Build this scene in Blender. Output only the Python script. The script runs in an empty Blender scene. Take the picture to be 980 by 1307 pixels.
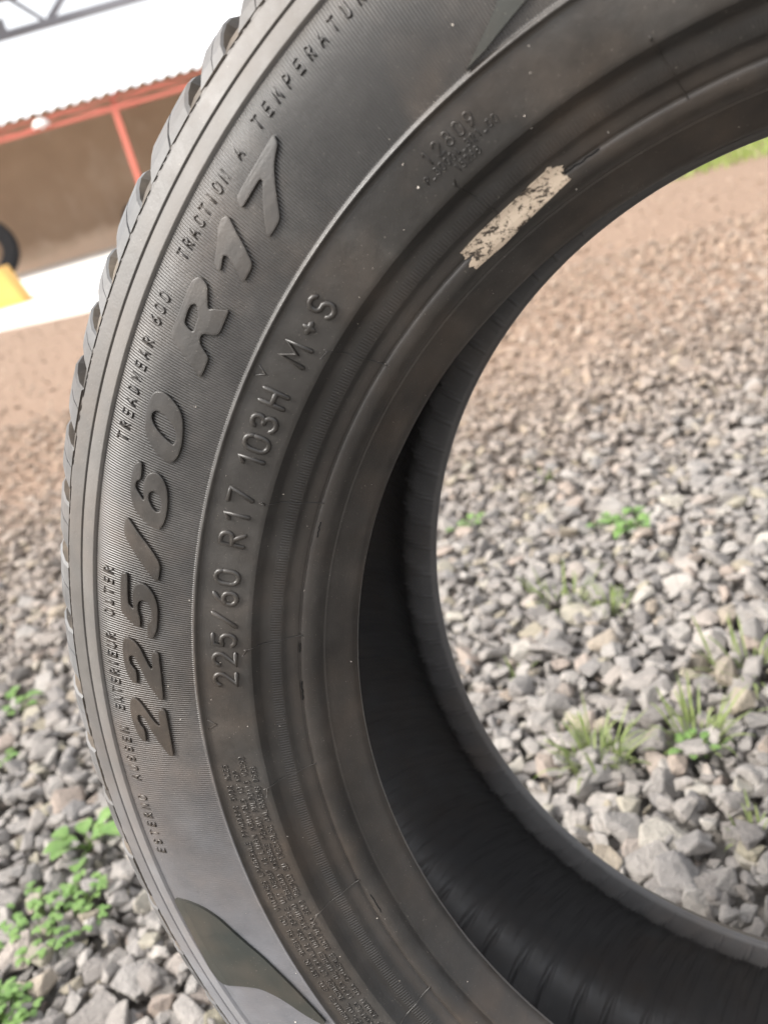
import bpy, bmesh, math, random
import numpy as np
from mathutils import Vector, Matrix

SC = bpy.context.scene
COL = SC.collection
R = math.radians
random.seed(7)
RNG = np.random.default_rng(11)

# ------------------------------------------------------------------ camera
CAM_H = 0.592
cam_data = bpy.data.cameras.new('camera')
cam = bpy.data.objects.new('camera', cam_data)
COL.objects.link(cam)
cam_right = Vector((0.9612617, -0.0987796, -0.2573296))
cam_up = Vector((0.2756374, 0.3444854, 0.8974151))
cam_back = Vector((0.0, -0.9335804, 0.3583680))
m = Matrix((cam_right, cam_up, cam_back)).transposed().to_4x4()
m.translation = Vector((0, 0, CAM_H))
cam.matrix_world = m
cam_data.sensor_fit = 'HORIZONTAL'
cam_data.sensor_width = 36.0
cam_data.lens = 1191.66 / 980 * 36.0
cam_data.clip_start = 0.02
cam_data.clip_end = 2000
cam_data.dof.use_dof = True
cam_data.dof.focus_distance = 0.37
cam_data.dof.aperture_fstop = 14.5
SC.camera = cam

# ------------------------------------------------------------------ sky, sun, exposure
SUN_EL, SUN_AZ = R(40), R(258)          # azimuth clockwise from +Y (north)
w = bpy.data.worlds.new('World')
SC.world = w
w.use_nodes = True
nt = w.node_tree
nt.nodes.clear()
sky = nt.nodes.new('ShaderNodeTexSky')
sky.sky_type = 'NISHITA'
sky.sun_disc = False
sky.sun_elevation = SUN_EL
sky.sun_rotation = SUN_AZ
sky.air_density = 1.0
sky.dust_density = 9.0
sky.ozone_density = 1.0
hs = nt.nodes.new('ShaderNodeHueSaturation')
hs.inputs['Saturation'].default_value = 0.38
bg = nt.nodes.new('ShaderNodeBackground')
bg.inputs['Strength'].default_value = 0.15
wo = nt.nodes.new('ShaderNodeOutputWorld')
nt.links.new(sky.outputs[0], hs.inputs['Color'])
veil = nt.nodes.new('ShaderNodeMix')          # thin bright overcast spread evenly over the whole sky
veil.data_type = 'RGBA'
veil.inputs[0].default_value = 0.62
veil.inputs[7].default_value = (3.55, 3.62, 3.75, 1)
nt.links.new(hs.outputs[0], veil.inputs[6])
nt.links.new(veil.outputs[2], bg.inputs[0])
nt.links.new(bg.outputs[0], wo.inputs[0])
sd = bpy.data.lights.new('sun', 'SUN')
sd.energy = 1.5
sd.angle = R(22)
sd.color = (1.0, 0.965, 0.92)
sun = bpy.data.objects.new('sun', sd)
COL.objects.link(sun)
sun.location = (0, 0, 8)
sdir = Vector((math.sin(SUN_AZ) * math.cos(SUN_EL), math.cos(SUN_AZ) * math.cos(SUN_EL), math.sin(SUN_EL)))
sun.rotation_euler = sdir.to_track_quat('Z', 'Y').to_euler()
vs = SC.view_settings
vs.view_transform = 'Standard'
vs.look = 'None'
vs.gamma = 1.0
vs.use_curve_mapping = False
vs.exposure = 1.7
SC.cycles.max_bounces = 5

# ------------------------------------------------------------------ helpers
def link(name, me, mat=None, parent=None):
    o = bpy.data.objects.new(name, me)
    COL.objects.link(o)
    if mat is not None and me is not None and len(me.materials) == 0:
        me.materials.append(mat)
    if parent is not None:
        o.parent = parent
    return o

def tag(o, label=None, cat=None, group=None, kind=None):
    if label: o['label'] = label
    if cat: o['category'] = cat
    if group: o['group'] = group
    if kind: o['kind'] = kind
    return o

def empty(name, loc=(0, 0, 0), label=None, cat=None, group=None):
    o = bpy.data.objects.new(name, None)
    COL.objects.link(o)
    o.location = loc
    o.empty_display_size = 0.1
    return tag(o, label, cat, group)

def pydata(name, v, f, smooth=False):
    me = bpy.data.meshes.new(name)
    me.from_pydata([tuple(p) for p in v], [], [tuple(q) for q in f])
    if smooth:
        me.shade_smooth()
    me.update()
    return me

class NT:
    """tiny node-tree builder"""
    def __init__(self, name):
        self.m = bpy.data.materials.new(name)
        self.m.use_nodes = True
        self.t = self.m.node_tree
        self.b = self.t.nodes['Principled BSDF']
    def n(self, typ, **kw):
        nd = self.t.nodes.new('ShaderNode' + typ)
        for k, v in kw.items():
            setattr(nd, k, v)
        return nd
    def l(self, a, b):
        self.t.links.new(a, b)
    def noise(self, vec, scale, detail=4, rough=0.55):
        nd = self.n('TexNoise')
        nd.inputs['Scale'].default_value = scale
        nd.inputs['Detail'].default_value = detail
        nd.inputs['Roughness'].default_value = rough
        if vec is not None: self.l(vec, nd.inputs['Vector'])
        return nd.outputs[0]
    def ramp(self, fac, stops, interp='LINEAR'):
        nd = self.n('ValToRGB')
        cr = nd.color_ramp
        cr.interpolation = interp
        while len(cr.elements) < len(stops): cr.elements.new(0.5)
        for e, (p, c) in zip(cr.elements, stops):
            e.position = p
            e.color = (c[0], c[1], c[2], 1) if not isinstance(c, (int, float)) else (c, c, c, 1)
        self.l(fac, nd.inputs[0])
        return nd.outputs[0]
    def math(self, op, a, b=None, clamp=False):
        nd = self.n('Math', operation=op)
        nd.use_clamp = clamp
        for i, x in enumerate((a, b)):
            if x is None: continue
            if isinstance(x, (int, float)): nd.inputs[i].default_value = x
            else: self.l(x, nd.inputs[i])
        return nd.outputs[0]
    def mix(self, fac, a, b, blend='MIX'):
        nd = self.n('Mix', data_type='RGBA', blend_type=blend)
        for s, x in ((nd.inputs[0], fac), (nd.inputs[6], a), (nd.inputs[7], b)):
            if isinstance(x, (int, float)): s.default_value = x
            elif isinstance(x, tuple): s.default_value = (x[0], x[1], x[2], 1)
            else: self.l(x, s)
        return nd.outputs[2]
    def bump(self, h, strength, dist, prev=None):
        nd = self.n('Bump')
        nd.inputs['Strength'].default_value = strength
        nd.inputs['Distance'].default_value = dist
        self.l(h, nd.inputs['Height'])
        if prev is not None: self.l(prev, nd.inputs['Normal'])
        return nd.outputs[0]
    def obj(self):
        return self.n('TexCoord').outputs['Object']
    def set(self, color=None, rough=None, normal=None, spec=None, metal=None):
        for k, x in (('Base Color', color), ('Roughness', rough), ('Normal', normal), ('Specular IOR Level', spec), ('Metallic', metal)):
            if x is None: continue
            if isinstance(x, (int, float)): self.b.inputs[k].default_value = x
            elif isinstance(x, tuple): self.b.inputs[k].default_value = (x[0], x[1], x[2], 1)
            else: self.l(x, self.b.inputs[k])
        return self.m

def simple_mat(name, c, rough=0.6, var=0.25, scale=6.0, spec=0.4, bump=0.0, metal=0.0):
    t = NT(name)
    v = t.obj()
    nz = t.noise(v, scale, 5)
    col = t.mix(nz, tuple(x * (1 - var) for x in c), tuple(min(1, x * (1 + var)) for x in c))
    nrm = t.bump(t.noise(v, scale * 12, 4), 0.4, bump) if bump else None
    return t.set(col, rough, nrm, spec, metal)

# ------------------------------------------------------------------ tyre pose (used by the gravel too, so that no stone sits inside it)
T_LOC = Vector((0.18955, 0.31898, 0.34468))
T_X = Vector((0.9198155, -0.3923513, 0.0))
T_Y = Vector((0.0458640, 0.1075221, 0.9931442))
T_Z = Vector((-0.3896614, -0.9135094, 0.1168954))
T_MAT = Matrix((T_X, T_Y, T_Z)).transposed().to_4x4()
T_MAT.translation = T_LOC

# ------------------------------------------------------------------ ground
def dirt_material():
    t = NT('dirt')
    v = t.obj()
    a = t.noise(v, 0.9, 6)
    b = t.noise(v, 38, 5, 0.65)
    c = t.ramp(b, [(0.3, (0.17, 0.112, 0.078)), (0.55, (0.26, 0.182, 0.132)), (0.75, (0.35, 0.262, 0.20))])
    c = t.mix(t.math('MULTIPLY', a, 0.5), c, (0.20, 0.135, 0.095))
    sx = t.n('SeparateXYZ'); t.l(v, sx.inputs[0])
    yard = t.ramp(t.math('MULTIPLY', t.math('ADD', sx.outputs['Y'], a), 0.2), [(0.36, 1.0), (0.62, 0.0)])
    c = t.mix(yard, c, t.mix(b, (0.15, 0.135, 0.12), (0.26, 0.24, 0.215)))      # stone dust under the gravel bed
    nr = t.bump(b, 0.8, 0.012)
    return t.set(c, 0.95, nr, 0.2)
M_dirt = dirt_material()

def stone_ramp(t, fac):
    return t.ramp(fac, [(0.0, (0.173, 0.159, 0.150)), (0.18, (0.257, 0.237, 0.220)), (0.38, (0.210, 0.198, 0.191)),
                        (0.52, (0.304, 0.284, 0.264)), (0.66, (0.236, 0.220, 0.207)), (0.80, (0.326, 0.302, 0.280)),
                        (0.88, (0.294, 0.242, 0.207)), (0.94, (0.284, 0.258, 0.196)), (1.0, (0.367, 0.345, 0.321))])

def stone_material(name, individual):
    t = NT(name)
    g = t.n('NewGeometry')
    pos = g.outputs['Position']
    if individual:
        rnd = t.n('ObjectInfo').outputs['Random']
    else:
        at = t.n('Attribute'); at.attribute_name = 'rnd'
        rnd = at.outputs['Fac']
    c = stone_ramp(t, rnd)
    n1 = t.noise(pos, 95, 4, 0.7)
    n2 = t.noise(pos, 450, 2, 0.6)
    c = t.mix(1.0, c, (0.935, 0.93, 0.915), 'MULTIPLY')
    c = t.mix(0.75, c, t.ramp(n1, [(0.25, 0.62), (0.55, 1.0), (0.8, 1.25)]), 'MULTIPLY')
    c = t.mix(t.ramp(n2, [(0.62, 0.0), (0.75, 0.30)]), c, (0.44, 0.41, 0.38))
    if not individual:
        ad = t.n('Attribute'); ad.attribute_name = 'dirt'
        c = t.mix(ad.outputs['Fac'], c, t.mix(n1, (0.235, 0.166, 0.118), (0.36, 0.268, 0.198)))
    nr = t.bump(n1, 0.85, 0.006)
    nr = t.bump(n2, 0.6, 0.0014, nr)
    return t.set(c, 0.85, nr, 0.3)
M_stone = stone_material('crushed_stone', True)
M_gravel = stone_material('crushed_gravel', False)

gr = 900.0
ground = link('ground', pydata('ground', [(-gr, -gr, -0.022), (gr, -gr, -0.022), (gr, gr, -0.022), (-gr, gr, -0.022)], [(0, 1, 2, 3)]), M_dirt)
tag(ground, kind='structure')

def stone_mesh(npts, bev, seed):
    rg = random.Random(seed)
    bm = bmesh.new()
    el = (1.0, rg.uniform(0.60, 0.92), rg.uniform(0.34, 0.60))
    for i in range(npts):
        z = rg.uniform(-1, 1); a = rg.uniform(0, 2 * math.pi); q = math.sqrt(1 - z * z)
        k = rg.uniform(0.82, 1.08)
        p = [math.copysign(abs(x) ** 0.75, x) * k for x in (q * math.cos(a), q * math.sin(a), z)]
        bm.verts.new((p[0] * el[0], p[1] * el[1], p[2] * el[2]))
    res = bmesh.ops.convex_hull(bm, input=bm.verts)
    bmesh.ops.delete(bm, geom=[v for v in bm.verts if not v.link_faces], context='VERTS')
    bmesh.ops.dissolve_limit(bm, angle_limit=R(14), verts=bm.verts, edges=bm.edges)
    if bev:
        bmesh.ops.bevel(bm, geom=list(bm.edges), offset=bev, segments=1, profile=0.5, affect='EDGES', clamp_overlap=True)
    bmesh.ops.triangulate(bm, faces=bm.faces)
    bmesh.ops.recalc_face_normals(bm, faces=bm.faces)
    me = bpy.data.meshes.new('stone')
    bm.to_mesh(me); bm.free()
    me.shade_flat()
    return me

near_meshes = [stone_mesh(random.randint(12, 19), 0.05, 100 + i) for i in range(16)]
far_meshes = [stone_mesh(random.randint(8, 11), 0, 300 + i) for i in range(8)]
def arr(me):
    v = np.zeros(len(me.vertices) * 3); me.vertices.foreach_get('co', v)
    f = np.zeros(len(me.polygons) * 3, dtype=np.int32); me.loops.foreach_get('vertex_index', f)
    return v.reshape(-1, 3), f.reshape(-1, 3)
near_arr = [arr(x) for x in near_meshes]
far_arr = [arr(x) for x in far_meshes]

F_PX = 1191.66
CR, CU, CB = (np.array(x) for x in (cam_right, cam_up, cam_back))
CAMP = np.array([0, 0, CAM_H])
TX, TY, TZ, TL = (np.array(x) for x in (T_X, T_Y, T_Z, T_LOC))

def visible_size(p, rad):
    d = p - CAMP
    z = -(d @ CB)
    if z < 0.1: return 0
    x = d @ CR / z * F_PX; y = d @ CU / z * F_PX
    if abs(x) > 500 or abs(y) > 662: return 0
    def rr(a):
        t = ((TL + a * TZ - CAMP) @ TZ) / (d @ TZ)
        if t < 0 or t > 1: return 9.0
        q = CAMP + d * t - TL
        return math.hypot(q @ TX, q @ TY)
    r1, r2 = rr(0.095), rr(-0.085)
    outside = r1 > 0.352 and r2 > 0.352
    hole = rr(0.065) < 0.212 and rr(-0.064) < 0.209
    return rad / z if (outside or hole) else 0

def inside_tyre(p, rad):
    q = p - TL
    a = q @ TZ
    r = math.hypot(q @ TX, q @ TY)
    return abs(a) < 0.115 + rad * 0.5 and 0.2 < r < 0.349 + rad * 0.35

def rot(ax, ay, az):
    cx, sx, cy, sy, cz, sz = math.cos(ax), math.sin(ax), math.cos(ay), math.sin(ay), math.cos(az), math.sin(az)
    return np.array([[cz, -sz, 0], [sz, cz, 0], [0, 0, 1]]) @ np.array([[cy, 0, sy], [0, 1, 0], [-sy, 0, cy]]) @ np.array([[1, 0, 0], [0, cx, -sx], [0, sx, cx]])

stones = []   # (pos, radius, (ax,ay,az), near?, dirt)
def lay(x0, x1, y0, y1, s, rlo, rhi, zlo, zhi, near, tilt, keep=1.0, cond=None, dirtf=None):
    ny = int((y1 - y0) / (s * 0.87)); nx = int((x1 - x0) / s)
    for j in range(ny):
        for i in range(nx):
            if random.random() > keep: continue
            x = x0 + (i + 0.5 * (j % 2)) * s + random.uniform(-0.42, 0.42) * s
            y = y0 + j * s * 0.87 + random.uniform(-0.42, 0.42) * s
            if cond and not cond(x, y): continue
            r = rlo + (rhi - rlo) * random.random() ** 2.0
            if near: r *= 1.0 + 0.12 * min(1.0, max(0.0, (1.15 - y) / 0.5))
            p = np.array([x, y, random.uniform(zlo, zhi)])
            if inside_tyre(p, r): continue
            stones.append((p, r, (random.gauss(0, tilt), random.gauss(0, tilt), random.uniform(0, 6.28)), near, dirtf(x, y) if dirtf else 0.0))

def wedge(mx):      # what a camera near the photograph's could see, with a margin
    return lambda x, y: -0.42 * y - mx < x < 0.56 * y + mx
def dirty(x, y):
    d = (y - 1.15 + 0.15 * math.sin(x * 5.1) + 0.2 * math.sin(x * 2.3 + y * 3)) / 1.5
    return min(1.0, max(0.0, d)) * random.uniform(0.6, 1.0)
def bed(x, y):      # the gravel bed thins out into the dirt without a hard edge
    return wedge(0.5)(x, y) and random.random() > (y - 1.35 + 0.12 * math.sin(x * 4.0)) / 1.0
lay(-1.5, 1.5, 0.05, 2.4, 0.0165, 0.007, 0.013, -0.017, -0.007, False, 0.6, cond=bed, dirtf=dirty)
lay(-1.5, 1.5, 0.05, 2.4, 0.021, 0.0085, 0.0185, -0.012, -0.002, True, 0.45, cond=bed, dirtf=dirty)
lay(-1.5, 1.5, 0.05, 2.4, 0.030, 0.0095, 0.0240, -0.004, 0.003, True, 0.30, keep=0.85, cond=lambda x, y: bed(x, y) and y < 1.9, dirtf=dirty)
lay(-2.2, 2.3, 1.5, 3.6, 0.031, 0.009, 0.018, -0.028, -0.014, False, 0.4, cond=wedge(0.6), dirtf=dirty)
lay(-2.2, 2.3, 1.7, 3.6, 0.046, 0.010, 0.021, -0.022, -0.009, False, 0.3, keep=0.6, cond=wedge(0.6), dirtf=dirty)
lay(-4.4, 4.6, 3.6, 7.6, 0.065, 0.010, 0.021, -0.030, -0.018, False, 0.4, keep=0.75, cond=lambda x, y: wedge(0.8)(x, y) and (x + 2.63) * 0.69 + (y - 8.1) < 0, dirtf=lambda x, y: random.uniform(0.75, 1.0))
size = [visible_size(s[0], s[1]) if s[3] and s[0][2] > -0.004 else 0 for s in stones]
order = sorted(range(len(stones)), key=lambda i: -size[i])
single = set(i for i in order[:300] if size[i] > 0)

V, Fc, RD, DT = [], [], [], []
off = 0
for i, (p, r, a, near, dt) in enumerate(stones):
    k = i % (16 if near else 8)
    if i in single:
        o = link('stone', near_meshes[k], M_stone, ground)
        o.location = p; o.rotation_euler = a; o.scale = (r, r, r)
        continue
    v, f = near_arr[k] if near else far_arr[k]
    V.append((v * r) @ rot(*a).T + p); Fc.append(f + off); off += len(v)
    RD.append(np.full(len(v), random.random())); DT.append(np.full(len(v), dt))
def big_mesh(name, V, F, attrs):
    V = np.concatenate(V).astype(np.float32); F = np.concatenate(F).astype(np.int32)
    me = bpy.data.meshes.new(name)
    me.vertices.add(len(V)); me.vertices.foreach_set('co', V.ravel())
    me.loops.add(F.size); me.loops.foreach_set('vertex_index', F.ravel())
    me.polygons.add(len(F)); me.polygons.foreach_set('loop_start', np.arange(0, F.size, 3, dtype=np.int32))
    me.update(calc_edges=True)
    for k, x in attrs.items():
        at = me.attributes.new(k, 'FLOAT', 'POINT'); at.data.foreach_set('value', np.concatenate(x).astype(np.float32))
    me.shade_flat()
    return me
gravel = link('gravel', big_mesh('gravel', V, Fc, dict(rnd=RD, dirt=DT)), M_gravel, ground)
tag(gravel, 'grey crushed stone gravel turning to brown dirt further back', kind='stuff')
print('stones', len(stones), 'gravel tris', sum(len(x) for x in Fc))

# concrete apron in front of the shed
def prism(name, pts, z0, z1):
    n = len(pts)
    v = [(x, y, z1) for x, y in pts] + [(x, y, z0) for x, y in pts]
    f = [tuple(range(n)), tuple(range(2 * n - 1, n - 1, -1))] + [((i + 1) % n, i, n + i, n + (i + 1) % n) for i in range(n)]
    return pydata(name, v, f)
M_conc = simple_mat('pale_concrete', (0.60, 0.58, 0.54), 0.9, 0.08, 1.5, 0.3, 0.004)
apron = link('concrete_apron', prism('apron', [(-14.0, 15.9), (-2.63, 8.08), (-1.3, 7.2), (-0.2, 6.9), (0.6, 7.6), (1.0, 20.5), (-14, 20.5)], -0.05, 0.03), M_conc)
tag(apron, kind='structure')

# ------------------------------------------------------------------ open shed behind
def box_v(c, s):
    x, y, z = c; a, b, d = (q / 2 for q in s)
    return [(x + i * a, y + j * b, z + k * d) for i in (-1, 1) for j in (-1, 1) for k in (-1, 1)]
BOX_F = [(0, 1, 3, 2), (4, 6, 7, 5), (0, 4, 5, 1), (2, 3, 7, 6), (0, 2, 6, 4), (1, 5, 7, 3)]
def box(name, c, s, mat, parent=None, bevel=0.0):
    bm = bmesh.new()
    vs_ = [bm.verts.new(p) for p in box_v(c, s)]
    for f in BOX_F: bm.faces.new([vs_[i] for i in f])
    bmesh.ops.recalc_face_normals(bm, faces=bm.faces)
    if bevel: bmesh.ops.bevel(bm, geom=list(bm.edges), offset=bevel, segments=2, profile=0.5, affect='EDGES')
    me = bpy.data.meshes.new(name); bm.to_mesh(me); bm.free()
    return link(name, me, mat, parent)
def bar(name, p, q, wd, mat, parent=None):
    """square steel section from p to q"""
    p, q = Vector(p), Vector(q)
    d = (q - p).normalized()
    a = d.cross(Vector((0, 1, 0)))
    if a.length < 0.01: a = d.cross(Vector((1, 0, 0)))
    a.normalize(); b = d.cross(a).normalized()
    h = wd / 2
    v = [pt + a * i * h + b * j * h for pt in (p, q) for i, j in ((-1, -1), (1, -1), (1, 1), (-1, 1))]
    f = [(3, 2, 1, 0), (4, 5, 6, 7), (0, 1, 5, 4), (1, 2, 6, 5), (2, 3, 7, 6), (3, 0, 4, 7)]
    return link(name, pydata(name, v, f), mat, parent)

M_red = simple_mat('red_oxide_paint', (0.56, 0.16, 0.115), 0.5, 0.15, 4)
M_zinc = simple_mat('pale_zinc_sheet', (0.74, 0.75, 0.76), 0.5, 0.05, 1.0, 0.5)
M_grey_steel = simple_mat('grey_steel', (0.22, 0.22, 0.24), 0.6, 0.15, 2)
M_brown_sheet = simple_mat('brown_sheet', (0.13, 0.09, 0.07), 0.7, 0.2, 1)
def earth_wall():
    t = NT('stained_wall')
    v = t.obj()
    z = t.n('SeparateXYZ'); t.l(v, z.inputs[0])
    st = t.n('Mapping'); st.inputs['Scale'].default_value = (1.0, 1, 0.5); t.l(v, st.inputs[0])
    streak = t.noise(st.outputs[0], 1.6, 5)
    blot = t.noise(v, 1.4, 6)
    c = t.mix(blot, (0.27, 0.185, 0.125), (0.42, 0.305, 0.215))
    splash_shade = t.math('ADD', z.outputs['Z'], t.math('MULTIPLY', blot, 0.9))
    c = t.mix(t.ramp(splash_shade, [(0.7, 1.0), (2.1, 0.0)]), c, (0.66, 0.50, 0.38))  # pale dirt low down; roof-shade falloff above painted into the same gradient
    c = t.mix(t.ramp(streak, [(0.52, 0.0), (0.75, 0.30)]), c, (0.62, 0.52, 0.43))
    return t.set(c, 0.9, None, 0.2)
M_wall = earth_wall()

EY, EZ = 17.0, 2.39          # eave line
shed = empty('open_shed', (-4.0, EY, 0.03), 'open brown-walled shed with red truss and pale corrugated roof behind the tyre', 'shed')
shed.location = (0, 0, 0)
X0, X1 = -10.0, 1.2
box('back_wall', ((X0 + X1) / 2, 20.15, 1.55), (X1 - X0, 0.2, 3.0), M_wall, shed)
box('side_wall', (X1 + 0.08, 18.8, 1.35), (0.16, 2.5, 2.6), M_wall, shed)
# corrugated sheets: one part per sheet, true sine profile
slope = math.tan(R(19))
def sheet(x0, x1):
    n = 44; rows = ((EY - 0.15, EZ + 0.03), (22.0, EZ + 0.08 + (22.0 - EY) * slope))
    pitch = 0.205
    v = []; f = []
    for s in (0, 1):
        for y, z in rows:
            for i in range(n + 1):
                x = x0 + (x1 - x0) * i / n
                v.append((x, y, z + 0.028 * math.cos(2 * math.pi * x / pitch) - 0.004 * s))
    m_ = n + 1
    for s in (0, 1):
        for i in range(n):
            a = s * 2 * m_ + i
            q = (a, a + 1, a + 1 + m_, a + m_)
            f.append(q if s == 0 else q[::-1])
    for i in range(n):
        f.append((i + 1, i, 2 * m_ + i, 2 * m_ + i + 1))
    return pydata('roof_sheet', v, f, True)
xs = X0 - 0.2
while xs < X1 + 0.2:
    link('roof_sheet', sheet(xs, xs + 1.02), M_zinc, shed); xs += 1.025
CZ = 2.19
bar('bottom_chord', (X0, EY, CZ), (X1, EY, CZ), 0.06, M_red, shed)
bar('top_chord', (X0, EY, EZ - 0.045), (X1, EY, EZ - 0.045), 0.035, M_red, shed)
x = X0; flip = True
while x < X1 - 0.3:
    za, zb = (CZ + 0.03, EZ - 0.064) if flip else (EZ - 0.064, CZ + 0.03)
    bar('brace', (x, EY, za), (x + 0.75, EY, zb), 0.03, M_red, shed)
    x += 0.75; flip = not flip
for px in (-9.6, -6.0, -2.42, 1.05):
    bar('post', (px, EY, 0.03), (px, EY, CZ - 0.036), 0.095, M_red, shed)
for i, px in enumerate((-9.6, -6.0, -2.42, 1.05)):
    bar('rafter', (px, EY + 0.1, EZ - 0.1), (px, 20.0, EZ - 0.1 + 2.9 * slope), 0.07, M_red, shed)
    bar('tie', (px, EY + 0.05, CZ), (px, 20.04, CZ + 0.25), 0.05, M_red, shed)
# small white lamp under the eave
lamp = empty('wall_lamp', (-3.62, EY - 0.09, 2.27), 'small white lamp hanging on the red truss of the shed', 'lamp')
M_white = simple_mat('white_enamel', (0.82, 0.82, 0.80), 0.4, 0.03, 3)
def lathe_simple(name, prof, n, mat, parent, axis='Z'):
    v, f = [], []
    for k, (r_, z_) in enumerate(prof):
        for i in range(n):
            a = 2 * math.pi * i / n
            p = (r_ * math.cos(a), r_ * math.sin(a), z_)
            v.append(p if axis == 'Z' else (p[0], p[2], p[1]))
    for k in range(len(prof) - 1):
        for i in range(n):
            j = (i + 1) % n
            f.append((k * n + i, k * n + j, (k + 1) * n + j, (k + 1) * n + i))
    bm = bmesh.new()
    me = pydata(name, v, f); bm.from_mesh(me); bmesh.ops.recalc_face_normals(bm, faces=bm.faces); bm.to_mesh(me); bm.free()
    me.shade_smooth()
    return link(name, me, mat, parent)
lathe_simple('lamp_shade', [(0.012, 0.07), (0.05, 0.06), (0.12, 0.02), (0.145, -0.06), (0.135, -0.06), (0.11, 0.015), (0.012, 0.05)], 20, M_white, lamp)
lathe_simple('bulb', [(0.004, 0.04), (0.03, 0.02), (0.05, -0.03), (0.035, -0.075), (0.004, -0.09)], 16, M_white, lamp)

# taller grey steel canopy behind the shed roof
can = empty('steel_canopy', (0, 0, 0), 'grey steel lattice girder under a brown roof edge above the shed', 'canopy')
CY = 24.0
def cz(px, k): return px
A0, A1 = Vector((-9.0, CY, 4.86)), Vector((3.0, CY, 4.86))
bar('lower_chord', A0, A1, 0.16, M_grey_steel, can)
bar('upper_chord', A0 + Vector((0, 0, 1.0)), A1 + Vector((0, 0, 1.0)), 0.16, M_grey_steel, can)
for x in (-8.2, -6.2, -4.15, -2.1, -0.1):
    bar('web', (x, CY, 4.92), (x + 1.1, CY, 5.80), 0.13, M_grey_steel, can)
    bar('web', (x + 1.1, CY, 5.80), (x + 1.95, CY, 4.92), 0.10, M_grey_steel, can)
box('gusset_plate', (-5.35, CY - 0.09, 4.98), (0.5, 0.02, 0.42), M_grey_steel, can)
for x in (-8.8, 2.8): bar('column', (x, CY, -0.02), (x, CY, 5.8), 0.22, M_grey_steel, can)
box('roof_edge', (-6.6, CY - 0.35, 5.62), (4.4, 0.9, 0.22), M_brown_sheet, can, 0.02)

# dark wheel and yellow block on the apron
M_dark_rubber = simple_mat('dark_rubber', (0.030, 0.030, 0.032), 0.7, 0.2, 8)
wh = empty('old_tyre', (-5.78, 18.6, 0.03), 'dark tyre standing on the pale apron, cut off by the left edge', 'tyre')
wt = lathe_simple('casing', [(0.30, -0.10), (0.36, -0.13), (0.50, -0.135), (0.58, -0.11), (0.60, -0.05), (0.60, 0.05), (0.58, 0.11), (0.50, 0.135), (0.36, 0.13), (0.30, 0.10), (0.30, -0.10)], 48, M_dark_rubber, wh, 'Y')
wt.location = (0, 0, 0.60)
wh.rotation_euler = (0, 0, R(20))
bd = lathe_simple('bead_ring', [(0.30, -0.125), (0.325, -0.142), (0.345, -0.135)], 48, M_dark_rubber, wh, 'Y'); bd.location = (0, 0, 0.60)
wh2 = empty('old_tyre', (-3.05, 19.4, 0.03), 'dark tyre by the shed wall, half hidden by the big tyre', 'tyre')
w2 = lathe_simple('casing', [(0.20, -0.09), (0.26, -0.12), (0.34, -0.10), (0.36, -0.04), (0.36, 0.04), (0.34, 0.10), (0.26, 0.12), (0.20, 0.09), (0.20, -0.09)], 40, M_dark_rubber, wh2, 'Y')
w2.location = (0, 0, 0.36); wh2.rotation_euler = (0, 0, R(65))

M_yellow = simple_mat('yellow_paint', (0.78, 0.46, 0.13), 0.55, 0.12, 3)
yb = empty('yellow_block', (-3.30, 10.35, 0.03), 'yellow painted steel stop block on the apron at the left edge', 'block')
def wedge_block():
    pr = [(-0.42, 0.0), (0.32, 0.0), (0.20, 0.40), (-0.42, 0.37)]
    n = len(pr)
    bm = bmesh.new()
    a = [bm.verts.new((x_, -0.16, z_)) for x_, z_ in pr]; b = [bm.verts.new((x_, 0.16, z_)) for x_, z_ in pr]
    bm.faces.new(a); bm.faces.new(b[::-1])
    for i in range(n): bm.faces.new((a[i], b[i], b[(i + 1) % n], a[(i + 1) % n]))
    bmesh.ops.recalc_face_normals(bm, faces=bm.faces)
    bmesh.ops.bevel(bm, geom=list(bm.edges), offset=0.008, segments=1, profile=0.5, affect='EDGES')
    me = bpy.data.meshes.new('block_body'); bm.to_mesh(me); bm.free(); return me
link('block_body', wedge_block(), M_yellow, yb)
box('base_plate', (-0.06, 0, 0.008), (0.80, 0.42, 0.016), M_yellow, yb, 0.004)

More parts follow.
